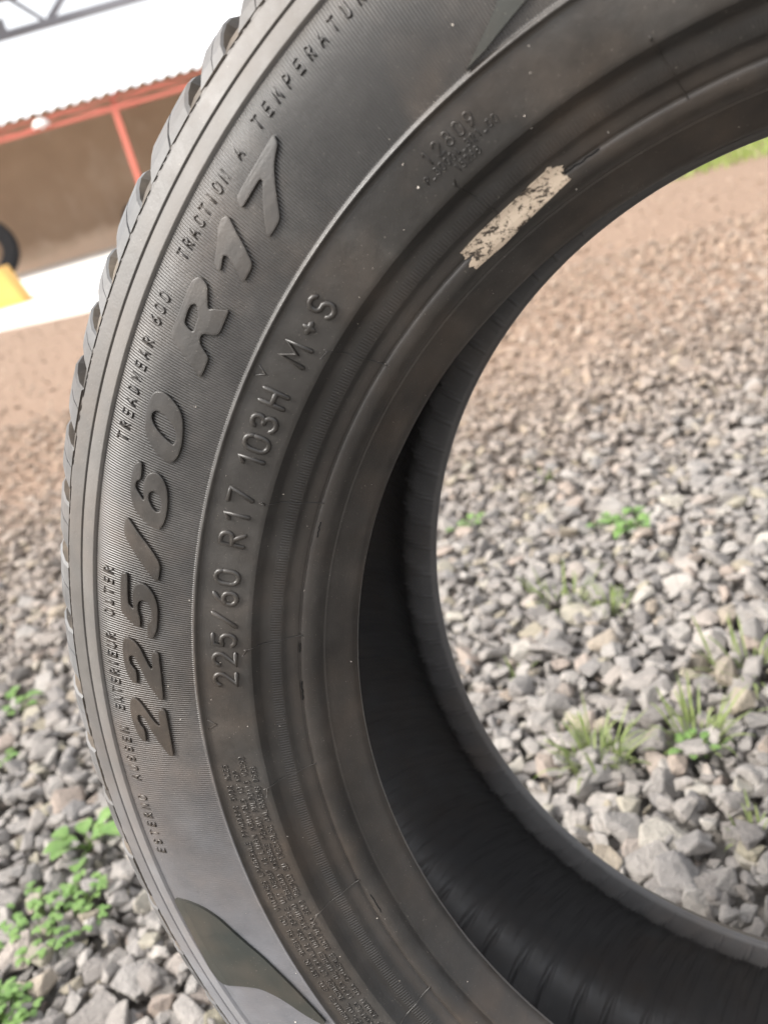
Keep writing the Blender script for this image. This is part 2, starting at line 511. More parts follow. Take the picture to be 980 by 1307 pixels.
# outlines of the large raised shapes as (radius in mm, angle in degrees) on the tyre side
GLYPH = {
    '7': [[(301.99,-35.22),(299.97,-35.42),(299.33,-35.54),(297.89,-36.16),(296.09,-36.67),(293.48,-37.25),(290.14,-37.91),(286.98,-38.53),(285.26,-38.96),(285.14,-40.36),(287.52,-39.92),(290.05,-39.37),(292.92,-38.71),(296.50,-37.72),(297.38,-37.68),(298.07,-37.79),(298.04,-38.50),(297.83,-39.94),(299.19,-39.87),(300.91,-39.63),(301.19,-39.41),(301.55,-37.61),(301.96,-36.18),(302.25,-35.35)]],
    '1': [[(300.92,-41.01),(299.86,-40.99),(295.73,-41.40),(291.23,-41.77),(286.56,-42.32),(285.83,-42.40),(285.23,-42.70),(285.12,-43.35),(285.29,-43.74),(286.51,-43.73),(289.16,-43.38),(292.12,-43.09),(294.36,-42.99),(295.50,-43.14),(295.48,-43.32),(293.98,-44.17),(295.15,-44.15),(296.83,-43.91),(297.51,-43.64),(298.92,-42.92),(300.15,-42.37),(301.39,-41.96),(301.99,-41.33),(301.55,-41.14)]],
    'R': [[(300.19,-45.40),(298.70,-45.34),(296.79,-45.44),(295.57,-45.63),(294.22,-46.15),(292.69,-46.73),(291.75,-46.86),(290.37,-46.61),(286.22,-46.20),(285.39,-46.10),(285.19,-46.79),(285.07,-47.64),(285.36,-48.00),(286.71,-48.21),(290.12,-48.49),(290.80,-48.71),(290.66,-49.08),(289.78,-49.34),(287.77,-49.61),(285.47,-49.86),(285.18,-50.19),(285.31,-51.08),(285.68,-51.47),(286.43,-51.46),(289.42,-51.01),(295.81,-50.45),(300.03,-50.02),(301.04,-49.78),(301.14,-49.52),(301.23,-48.10),(301.58,-46.38),(301.45,-45.82)], [(297.80,-47.11),(296.71,-46.98),(295.21,-47.25),(293.94,-47.72),(293.88,-48.27),(293.54,-48.75),(294.49,-48.87),(296.22,-48.82),(298.11,-48.63),(298.47,-48.39),(298.78,-47.61),(298.44,-47.26)]],
    '0': [[(298.66,-53.97),(297.21,-53.85),(293.76,-53.96),(289.83,-54.36),(287.72,-54.81),(286.43,-55.34),(285.43,-56.13),(284.71,-57.03),(284.98,-57.77),(285.81,-58.31),(287.20,-58.64),(288.97,-58.63),(291.56,-58.56),(295.87,-58.01),(298.74,-57.46),(300.09,-56.96),(300.80,-56.34),(301.19,-55.53),(301.18,-54.92),(300.62,-54.36),(299.75,-54.09)], [(297.98,-55.37),(296.55,-55.23),(293.41,-55.36),(289.93,-55.71),(287.65,-56.21),(287.14,-56.76),(287.35,-57.13),(288.24,-57.24),(291.21,-57.06),(294.54,-56.79),(297.38,-56.42),(298.77,-56.04),(299.01,-55.67)]],
    '6': [[(299.82,-59.58),(298.68,-59.60),(298.01,-60.22),(297.94,-60.84),(299.41,-61.06),(299.79,-61.43),(299.05,-61.76),(297.08,-62.09),(295.16,-62.38),(294.76,-62.20),(295.68,-61.59),(296.00,-60.83),(294.97,-60.21),(293.09,-59.90),(290.93,-59.87),(288.53,-60.22),(286.46,-60.87),(285.42,-61.81),(285.15,-62.81),(285.80,-63.67),(286.97,-64.17),(288.89,-64.29),(292.22,-64.10),(296.47,-63.62),(299.48,-62.96),(300.93,-62.19),(301.56,-61.28),(301.62,-60.51),(300.93,-59.83)], [(291.96,-61.29),(290.00,-61.32),(287.98,-61.68),(287.22,-62.34),(287.64,-62.77),(289.26,-62.93),(291.27,-62.72),(293.37,-62.19),(293.60,-61.62)]],
    '/': [[(301.95,-64.31),(300.88,-64.21),(296.12,-65.08),(289.99,-66.06),(285.33,-67.15),(285.91,-68.64),(287.18,-68.60),(292.20,-67.64),(298.32,-66.43),(301.52,-65.65),(302.03,-65.20)]],
    '5': [[(302.24,-68.82),(299.71,-68.69),(299.46,-69.40),(299.26,-71.23),(297.68,-71.49),(296.56,-71.54),(296.23,-71.41),(296.68,-70.70),(296.54,-70.07),(295.48,-69.44),(294.25,-69.23),(292.37,-69.17),(290.14,-69.34),(287.83,-69.87),(286.38,-70.50),(285.80,-71.29),(285.97,-72.12),(286.50,-73.02),(288.05,-73.72),(289.22,-73.85),(290.05,-73.73),(290.19,-73.21),(289.96,-72.44),(288.66,-72.22),(288.08,-71.96),(288.19,-71.39),(288.89,-70.95),(290.34,-70.61),(292.55,-70.57),(294.13,-70.78),(294.78,-71.15),(294.65,-71.72),(293.75,-72.18),(293.74,-73.08),(294.70,-73.04),(297.55,-72.79),(301.96,-72.11),(302.39,-71.80),(302.45,-70.13)]],
    '2': [[(300.64,-74.21),(299.13,-74.22),(296.67,-74.42),(294.36,-74.93),(292.66,-75.67),(290.54,-76.49),(289.63,-76.59),(288.89,-76.43),(289.00,-75.61),(288.56,-75.00),(286.11,-74.97),(285.99,-75.89),(285.76,-77.38),(286.01,-79.36),(287.56,-79.30),(289.42,-78.67),(291.49,-78.09),(293.85,-77.00),(296.32,-75.92),(297.69,-75.63),(299.51,-75.71),(300.18,-76.01),(299.91,-76.44),(298.34,-76.82),(297.20,-77.05),(297.42,-78.15),(298.71,-78.15),(300.94,-77.65),(302.24,-76.90),(302.71,-75.94),(302.51,-75.04),(301.74,-74.43)]],
    '2b': [[(299.76,-79.47),(297.44,-79.80),(295.36,-80.37),(293.39,-81.05),(291.37,-81.64),(289.77,-81.84),(288.95,-81.68),(289.23,-80.93),(288.47,-80.25),(285.93,-80.22),(285.75,-81.17),(285.71,-82.71),(286.01,-84.61),(287.60,-84.56),(288.96,-84.08),(291.55,-83.27),(294.04,-82.20),(295.74,-81.32),(297.97,-80.92),(299.65,-81.03),(300.10,-81.46),(299.07,-81.98),(297.58,-82.31),(297.85,-83.44),(299.17,-83.43),(301.18,-82.88),(302.27,-81.98),(302.89,-81.08),(302.47,-80.25),(301.51,-79.67)]],
    'crescent': [[(316.34,-98.72),(307.55,-98.82),(299.59,-99.50),(293.30,-100.75),(287.87,-102.99),(281.78,-105.59),(276.85,-109.22),(273.19,-113.69),(275.73,-113.73),(280.92,-111.82),(285.76,-109.79),(292.69,-108.26),(303.58,-107.63),(318.41,-107.43),(315.86,-102.97)]],
    'wedge': [[(272.65,-24.04),(276.77,-22.13),(281.35,-20.44),(286.98,-18.49),(279.96,-16.39),(276.94,-19.18),(275.23,-20.71),(273.14,-22.66)]],
    'sticker': [[(236.54,-32.77),(234.36,-32.93),(233.50,-32.20),(232.15,-33.09),(230.08,-32.85),(229.52,-30.05),(229.86,-28.10),(230.28,-26.61),(230.88,-24.60),(231.55,-22.93),(233.79,-23.10),(236.05,-22.82),(236.27,-23.12),(237.68,-23.68),(236.99,-24.35),(237.21,-25.19),(236.24,-26.32),(236.68,-27.53),(236.81,-28.85),(236.70,-29.88),(236.65,-30.71),(236.26,-31.67)]],
}

# ------------------------------------------------------------------ the tyre
tyre = empty('tyre', (0, 0, 0), 'large worn black car tyre standing upright on the gravel', 'tyre')
tyre.matrix_world = T_MAT

# radial profile of the outer side: (radius, axial), from shoulder groove to bead toe; a repeated entry is a hard edge
P_SIDE = [(0.3338, 0.0957), (0.3335, 0.0959), (0.3330, 0.0961), (0.3324, 0.0964), (0.3300, 0.0972), (0.3260, 0.0987), (0.3256, 0.0988),
          (0.3254, 0.0980), (0.3250, 0.0980), (0.3246, 0.0990), (0.3242, 0.0993), (0.3210, 0.1005), (0.3184, 0.1015), (0.3178, 0.1016), (0.3174, 0.1005),
          (0.3168, 0.1006), (0.3160, 0.10098), (0.3140, 0.1019), (0.3100, 0.1032), (0.3050, 0.1041), (0.3000, 0.1047), (0.2950, 0.1050), (0.2900, 0.1051),
          (0.2850, 0.1049), (0.2800, 0.1045), (0.2750, 0.1039), (0.2724, 0.10352), (0.2717, 0.10342), (0.2711, 0.1040), (0.2706, 0.1045), (0.2701, 0.1045), (0.2697, 0.1036),
          (0.2692, 0.1027), (0.2685, 0.10258), (0.2660, 0.1022), (0.2620, 0.1013), (0.2580, 0.1002), (0.2540, 0.0990), (0.2510, 0.0981), (0.2498, 0.0976), (0.2492, 0.0971)]
P_BEAD = [(0.2492, 0.0971), (0.2487, 0.0962), (0.2476, 0.0938), (0.2466, 0.0922), (0.2455, 0.0914), (0.2442, 0.0909), (0.2438, 0.0908),
          (0.2420, 0.0900), (0.2402, 0.0890), (0.2397, 0.0884), (0.2390, 0.0872), (0.2380, 0.0862), (0.2365, 0.0852), (0.2350, 0.0842), (0.2347, 0.0838), (0.2343, 0.0829), (0.2340, 0.0833),
          (0.2335, 0.0836), (0.2320, 0.0832), (0.2305, 0.0824), (0.2292, 0.0812), (0.2281, 0.0797), (0.2273, 0.0781), (0.2269, 0.0768), (0.2267, 0.0761), (0.2263, 0.0762), (0.2260, 0.0757), (0.2250, 0.0744), (0.2230, 0.0720), (0.2210, 0.0695),
          (0.2195, 0.0678), (0.2183, 0.0665), (0.2172, 0.0650), (0.2166, 0.0634)]
_pr = np.array((P_SIDE + P_BEAD)[::-1])
_pr = _pr[np.argsort(_pr[:, 0], kind='stable')]
# smooth carrier for lettering (no grooves)
_c = np.array([(0.2166, 0.0634), (0.2195, 0.0678), (0.2210, 0.0695), (0.2250, 0.0744), (0.2263, 0.0762), (0.2267, 0.0763), (0.2273, 0.0781), (0.2281, 0.0797), (0.2292, 0.0812), (0.2305, 0.0824), (0.2320, 0.0832), (0.2335, 0.0837), (0.2350, 0.0843), (0.2365, 0.0852), (0.2390, 0.0872), (0.2402, 0.0890),
               (0.2442, 0.0909), (0.2466, 0.0922), (0.2487, 0.0962), (0.2498, 0.0976), (0.2540, 0.0990), (0.2580, 0.1002), (0.2620, 0.1013), (0.2660, 0.1022), (0.2692, 0.1027),
               (0.2716, 0.1034), (0.2750, 0.1039), (0.2800, 0.1045), (0.2850, 0.1049), (0.2900, 0.1051), (0.2950, 0.1050), (0.3000, 0.1047), (0.3050, 0.1041), (0.3100, 0.1032), (0.3168, 0.1006), (0.3256, 0.0988), (0.3338, 0.0957)])
def A_of(r): return np.interp(r, _c[:, 0], _c[:, 1])
def surf(r, ph, h):
    """point h above the tyre's outer side at radius r (m), angle ph (degrees clockwise from the top)"""
    r = np.asarray(r, float); p = np.radians(np.asarray(ph, float)); h = np.asarray(h, float)
    d = (A_of(r + 0.0012) - A_of(r - 0.0012)) / 0.0024
    L = np.sqrt(1 + d * d)
    rr = r - h * d / L; a = A_of(r) + h / L
    return np.stack([rr * np.sin(p), rr * np.cos(p), a + 0 * p], -1)

def lathe(name, prof, nphi, mat, disp=None, parent=tyre, p0=-180.0, p1=180.0):
    prof = np.array(prof, float)
    ph = np.linspace(p0, p1, nphi + 1)
    PH, K = np.meshgrid(ph, np.arange(len(prof)))
    r = prof[K, 0]; a = prof[K, 1]
    if disp is not None:
        dr, da = disp(PH, r, a); r = r + dr; a = a + da
    p = np.radians(PH)
    V = np.stack([r * np.sin(p), r * np.cos(p), a], -1).reshape(-1, 3).astype(np.float32)
    n1 = nphi + 1
    j, i = np.meshgrid(np.arange(len(prof) - 1), np.arange(nphi), indexing='ij')
    q = np.stack([j * n1 + i, (j + 1) * n1 + i, (j + 1) * n1 + i + 1, j * n1 + i + 1], -1).reshape(-1, 4).astype(np.int32)
    keep = np.linalg.norm(prof[1:] - prof[:-1], axis=1) > 1e-9
    q = q[np.repeat(keep, nphi)]
    me = bpy.data.meshes.new(name)
    me.vertices.add(len(V)); me.vertices.foreach_set('co', V.ravel())
    me.loops.add(q.size); me.loops.foreach_set('vertex_index', q.ravel())
    me.polygons.add(len(q)); me.polygons.foreach_set('loop_start', np.arange(0, q.size, 4, dtype=np.int32))
    me.update(calc_edges=True)
    uvl = me.uv_layers.new(name='UVMap')
    uvv = np.stack([PH.reshape(-1), np.repeat(prof[:, 0] * 1000, n1)], -1).astype(np.float32)
    uvl.data.foreach_set('uv', uvv[q.ravel()].ravel())
    me.shade_smooth()
    return link(name, me, mat, parent)

# ---- rubber
def rubber(name, serr=None, dusty=0.25, base=(0.0125, 0.0116, 0.0107), rough=(0.27, 0.45), dust_col=(0.19, 0.177, 0.163), bands=False, brown=None, grain=0.25, lump=0.18):
    t = NT(name)
    v = t.obj()
    uv = t.n('UVMap'); uv.uv_map = 'UVMap'
    sp = t.n('SeparateXYZ'); t.l(uv.outputs[0], sp.inputs[0])
    U, W = sp.outputs['X'], sp.outputs['Y']
    big = t.noise(v, 14, 4, 0.65)
    med = t.noise(v, 75, 4, 0.7)
    fine = t.noise(v, 900, 2, 0.6)
    d = t.math('MULTIPLY', t.ramp(big, [(0.38, 0.05), (0.68, 1.0)]), t.ramp(med, [(0.30, 0.35), (0.75, 1.0)]))
    fac = t.math('MULTIPLY', d, dusty, True)
    if bands:      # outer scuff bands hold more road dust
        bnd = t.ramp(t.math('MULTIPLY', t.math('SUBTRACT', W, 300.0), 1 / 50.0), [(0.0, 0.06), (0.32, 0.14), (0.34, 0.16), (0.352, 0.55), (0.49, 0.55), (0.51, 0.38), (0.66, 0.38)])
        fac = t.math('ADD', fac, t.math('MULTIPLY', bnd, t.math('ADD', t.math('MULTIPLY', med, 0.5), 0.45)), True)
        painted_sheen = t.ramp(t.math('MULTIPLY', t.math('ADD', U, 130.0), 1 / 60.0, True), [(0.40, 0.40), (0.85, 0.0)])
    c = t.mix(fac, base, dust_col)
    if bands:      # cool reflected sheen painted into the colour of the lower wall
        c = t.mix(t.math('MULTIPLY', painted_sheen, t.math('MULTIPLY', t.math('GREATER_THAN', W, 270.0), t.math('ADD', t.math('MULTIPLY', med, 0.8), 0.6))), c, (0.25, 0.258, 0.285))
    if brown is not None:
        bm_ = t.ramp(t.math('MULTIPLY', t.math('SUBTRACT', W, 210.0), 1 / 45.0), [(p_, x_) for p_, x_ in brown[0]])
        c = t.mix(t.math('MULTIPLY', bm_, t.ramp(t.noise(v, 45, 3, 0.7), [(0.3, 0.3), (0.7, 1.0)])), c, brown[1])
    # brown bloom in soft patches and pale scuffs dragged round the wheel
    bloom = t.math('MULTIPLY', t.ramp(t.noise(v, 9, 4, 0.7), [(0.46, 0.0), (0.66, 1.0)]), t.ramp(med, [(0.3, 0.4), (0.7, 1.0)]))
    c = t.mix(t.math('MULTIPLY', bloom, 0.42), c, (0.100, 0.070, 0.048))
    cmb = t.n('CombineXYZ'); t.l(t.math('MULTIPLY', U, 0.55), cmb.inputs[0]); t.l(t.math('MULTIPLY', W, 2.2), cmb.inputs[1])
    scuff = t.math('MULTIPLY', t.ramp(t.noise(cmb.outputs[0], 0.9, 4, 0.75), [(0.60, 0.0), (0.72, 1.0)]), t.ramp(big, [(0.45, 0.0), (0.6, 1.0)]))
    c = t.mix(t.math('MULTIPLY', scuff, 0.30), c, (0.20, 0.185, 0.165))
    specks = t.ramp(t.noise(v, 1500, 2, 0.5), [(0.70, 0.0), (0.76, 0.6)])
    c = t.mix(t.math('MULTIPLY', specks, big), c, (0.42, 0.38, 0.33))
    rg = t.ramp(med, [(0.25, rough[0]), (0.8, rough[1])])
    if bands: rg = t.math('ADD', rg, t.math('MULTIPLY', bnd, 0.45), True)
    nr = t.bump(fine, grain, 0.00025)
    nr = t.bump(med, lump, 0.0015, nr)
    if serr:
        for (lo, hi, per_deg, dist, fade) in serr:
            s = t.math('SINE', t.math('MULTIPLY', U, per_deg * 2 * math.pi))
            mk = t.math('MULTIPLY', t.math('GREATER_THAN', W, lo), t.math('LESS_THAN', W, hi))
            if fade is not None:
                mk = t.math('MULTIPLY', mk, t.ramp(t.math('MULTIPLY', t.math('ADD', U, fade[0]), 1.0 / fade[1], True), [(0.0, 0.12), (1.0, 1.0)]))
            nr = t.bump(t.math('MULTIPLY', s, mk), 1.0, dist, nr)
    return t.set(c, rg, nr, 0.5)

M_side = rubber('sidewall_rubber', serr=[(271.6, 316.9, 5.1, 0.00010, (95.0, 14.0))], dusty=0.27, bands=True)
M_plain = rubber('moulded_rubber', dusty=0.32, dust_col=(0.17, 0.150, 0.130), base=(0.017, 0.0155, 0.014))
M_letter = rubber('raised_letter_rubber', dusty=0.30, dust_col=(0.17, 0.152, 0.134), base=(0.017, 0.0155, 0.014), lump=0.03)
M_bead = rubber('bead_rubber', serr=[(240.2, 243.8, 3.6, 0.00007, None)], dusty=0.22, rough=(0.30, 0.50), base=(0.013, 0.0123, 0.0117),
                brown=([(0.10, 0.0), (0.22, 0.25), (0.42, 0.15), (0.52, 0.55), (0.60, 0.5), (0.64, 0.1), (0.85, 0.05)], (0.058, 0.048, 0.041)))
M_inner = rubber('inner_liner_rubber', dusty=0.55, base=(0.072, 0.070, 0.071), rough=(0.36, 0.54), dust_col=(0.14, 0.137, 0.135))
M_tread = rubber('tread_rubber', dusty=1.0, dust_col=(0.30, 0.245, 0.185), rough=(0.6, 0.8))
M_lug = rubber('tread_block_rubber', dusty=0.85, base=(0.05, 0.05, 0.05), dust_col=(0.235, 0.235, 0.235), rough=(0.5, 0.7))
M_smooth = rubber('smooth_emblem_rubber', dusty=0.12, base=(0.018, 0.021, 0.018), rough=(0.50, 0.66), dust_col=(0.10, 0.10, 0.09), grain=0.1)

_dash = RNG.random(1441)
def side_disp(PH, r, a):
    i = np.clip(((PH + 180) * 4).astype(int), 0, 1440)
    g = np.where(np.abs(r - 0.3335) < 1e-6, 1.0, 0.0)
    return 0 * r, -g * np.where(_dash[i] > 0.38, 0.0016, 0.0002)
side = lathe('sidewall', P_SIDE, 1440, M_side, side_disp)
bead = lathe('bead', P_BEAD, 720, M_bead, lambda PH, r, a: (0.00012 * np.sin(np.radians(PH) * 23) * (r < 0.2200), 0 * r))
back = [(r, -a) for r, a in (P_SIDE + P_BEAD[1:])][::-1]
lathe('far_sidewall', back, 720, M_plain)

P_IN = [(0.2166, 0.0634), (0.2169, 0.0617), (0.2178, 0.0607), (0.2200, 0.0602), (0.2260, 0.0604), (0.2310, 0.0612), (0.2345, 0.0628), (0.2375, 0.0665), (0.2410, 0.0725), (0.2470, 0.0795), (0.2580, 0.0862), (0.2750, 0.0915), (0.2930, 0.0935),
        (0.3080, 0.0925), (0.3190, 0.0885), (0.3270, 0.0810), (0.3320, 0.0720), (0.3350, 0.0610), (0.3370, 0.0500), (0.3383, 0.0380), (0.3392, 0.0250), (0.3398, 0.0120), (0.3400, 0.0)]
P_IN = P_IN + [(r, -a) for r, a in P_IN[-2::-1]]
def in_disp(PH, r, a):
    u = (PH + a * 40 + (0.30 - r) * 130 * (a < -0.055) + 0.25 * np.sin(PH * 0.9)) / 3.7
    s = u - np.floor(u)
    h = np.where(s < 0.15, -np.sin(s / 0.15 * np.pi), 0.55 * (s - 0.15)) 
    w_ = np.clip((r - 0.219) / 0.006, 0, 1)
    return -h * 0.0022 * w_ * np.clip((r - 0.29) / 0.03, 0.25, 1), np.sign(a) * h * 0.0018 * w_ * np.clip((0.33 - r) / 0.03, 0, 1) * np.where(r < 0.236, 0.45, 1.0)
lathe('inner_liner', P_IN, 4320, M_inner, in_disp)

# ---- tread: ribbed base, shoulder blocks on top of it
h_ = [(0.3338, 0.0957), (0.3354, 0.0938), (0.3376, 0.0906), (0.3396, 0.0864), (0.3412, 0.0800), (0.3420, 0.0725), (0.3426, 0.0650), (0.3430, 0.0560), (0.3430, 0.0535), (0.3430, 0.0535), (0.3430, 0.0455), (0.3430, 0.0455), (0.3505, 0.0445), (0.3505, 0.0445), (0.3512, 0.0140), (0.3512, 0.0140), (0.3432, 0.0130), (0.3432, 0.0130), (0.3432, 0.0060), (0.3432, 0.0060), (0.3513, 0.0050), (0.3513, 0.0050)]
P_TR = [(r, -a) for r, a in h_] + h_[::-1]
lathe('tread', P_TR, 720, M_tread)

LP = np.array([(0.3343, 0.0957), (0.3377, 0.0942), (0.3411, 0.0914), (0.3441, 0.0873), (0.3467, 0.0808), (0.3489, 0.0695), (0.3500, 0.0560)])
LB = np.array([(0.3332, 0.0935), (0.3340, 0.0905), (0.3352, 0.0866), (0.3368, 0.0815), (0.3384, 0.0745), (0.3402, 0.0660), (0.3418, 0.0560)])
HW = np.array([0.55, 0.80, 0.90, 0.90, 0.85, 0.80, 0.80])
SK = np.array([-1.2, -0.80, -0.35, 0.0, 0.10, 0.3, 0.6])
notch = [-36.3, -42.6, -47.9, -51.5, -55.4, -59.8, -64.0, -68.7, -74.0, -79.4]
while notch[-1] > -36.3 - 360 + 7.2: notch.append(notch[-1] - random.uniform(4.2, 5.6))
notch.append(-36.3 - 360)
def lug_mesh(pa, pb, sgn=1):
    """block between notch angles pa > pb"""
    jr = random.uniform(-0.0007, 0.0005)
    V, F = [], []
    fr = (0.0, 0.05, 0.3, 0.52, 0.54, 0.56, 0.8, 0.95, 1.0)
    sipe = 4
    for k in range(7):
        a0 = pb + SK[k] + HW[k]; a1 = pa + SK[k] - HW[k]
        for s, q in enumerate(fr):
            ph = a0 + (a1 - a0) * q
            r, a = LP[k]
            if s in (0, 8): r -= 0.0007; a -= 0.0005
            if s == sipe and 1 <= k: r -= 0.0022; a -= 0.0014
            V.append((r + jr, ph, a))
        for ph in (a0 + (0.25 * HW[k]) * -1, a1 + 0.25 * HW[k]):
            V.append((LB[k][0], ph, LB[k][1]))
    n = 11
    for k in range(6):
        for s in range(8):
            F.append((k * n + s, k * n + s + 1, (k + 1) * n + s + 1, (k + 1) * n + s))
        F.append((k * n + 9, k * n, (k + 1) * n, (k + 1) * n + 9))
        F.append((k * n + 8, k * n + 10, (k + 1) * n + 10, (k + 1) * n + 8))
    for k in (0, 6):
        f = [k * n + 9] + [k * n + s for s in range(9)] + [k * n + 10]
        F.append(tuple(f))
    P = []
    for r, ph, a in V:
        p = math.radians(ph)
        P.append((r * math.sin(p), r * math.cos(p), a * sgn))
    bm = bmesh.new()
    vv = [bm.verts.new(p) for p in P]
    for f in F:
        nf = bm.faces.new([vv[i] for i in f])
        if any(i % 11 > 8 for i in f): nf.material_index = 1      # flanks keep the dirt
    bmesh.ops.recalc_face_normals(bm, faces=bm.faces)
    # outward check
    f0 = max(bm.faces, key=lambda f: math.hypot(f.calc_center_median().x, f.calc_center_median().y))
    c0 = f0.calc_center_median()
    if f0.normal.x * c0.x + f0.normal.y * c0.y < 0: bmesh.ops.reverse_faces(bm, faces=bm.faces)
    return bm
for i in range(len(notch) - 1):
    bm = lug_mesh(notch[i], notch[i + 1])
    me = bpy.data.meshes.new('tread_block'); bm.to_mesh(me); bm.free()
    me.materials.append(M_lug); me.materials.append(M_tread)
    link('tread_block', me, M_lug, tyre)
allb = bmesh.new()
for i in range(len(notch) - 1):
    bm = lug_mesh(notch[i] + 2.2, notch[i + 1] + 2.2, -1)
    tmp = bpy.data.meshes.new('tmp'); bm.to_mesh(tmp); bm.free(); allb.from_mesh(tmp); bpy.data.meshes.remove(tmp)
me = bpy.data.meshes.new('far_shoulder_tread'); allb.to_mesh(me); allb.free()
me.materials.append(M_lug); me.materials.append(M_tread)
link('far_shoulder_tread', me, M_lug, tyre)['kind'] = 'stuff'

# ---- raised characters
def chaikin(p, n=1):
    p = np.array(p, float)
    for _ in range(n):
        q = np.roll(p, -1, 0)
        p = np.stack([0.8 * p + 0.2 * q, 0.2 * p + 0.8 * q], 1).reshape(-1, 2)
    return p
RREF = 0.295
def to_xy(l): return np.array([(math.radians(ph) * RREF, r / 1000.0) for r, ph in l])
def fill_mesh(loops, h, rim):
    """flat raised character with bevelled walls and a fine rim along its outline, laid on the sidewall"""
    vs_, fs_ = [], []
    def grab(cu):
        ob = bpy.data.objects.new('tmp', cu)
        me = bpy.data.meshes.new_from_object(ob)
        o = len(vs_)
        vs_.extend([tuple(v.co) for v in me.vertices]); fs_.extend([tuple(o + i for i in p.vertices) for p in me.polygons])
        bpy.data.objects.remove(ob); bpy.data.meshes.remove(me); bpy.data.curves.remove(cu)
    x0 = loops[0][:, 0].mean()
    cu = bpy.data.curves.new('tmp', 'CURVE'); cu.dimensions = '2D'; cu.fill_mode = 'BOTH'
    cu.extrude = h; cu.bevel_depth = 0.00025; cu.bevel_resolution = 1; cu.offset = -0.00025
    for l in loops:
        s = cu.splines.new('POLY'); s.points.add(len(l) - 1); s.use_cyclic_u = True
        for p, (x, y) in zip(s.points, l): p.co = (x - x0, y, 0, 1)
    grab(cu)
    cu = bpy.data.curves.new('tmp', 'CURVE'); cu.dimensions = '3D'; cu.bevel_depth = rim; cu.bevel_resolution = 1
    for l in loops:
        s = cu.splines.new('POLY'); s.points.add(len(l) - 1); s.use_cyclic_u = True
        for p, (x, y) in zip(s.points, l): p.co = (x - x0, y, h, 1)
    grab(cu)
    v = np.array(vs_)
    P = surf(v[:, 1], np.degrees((v[:, 0] + x0) / RREF), np.maximum(v[:, 2], -0.0003))
    return P, fs_
def numeral(g, dphi=0.0):
    loops = [chaikin(to_xy([(r, ph + dphi) for r, ph in l]), 2) for l in GLYPH[g]]
    P, f = fill_mesh(loops, 0.0010, 0.00022)
    return link('raised_numeral', pydata('raised_numeral', P, f), M_letter, tyre)
for g in ('2b', '2', '5', '/', '6', '0', 'R', '1', '7'): numeral(g)

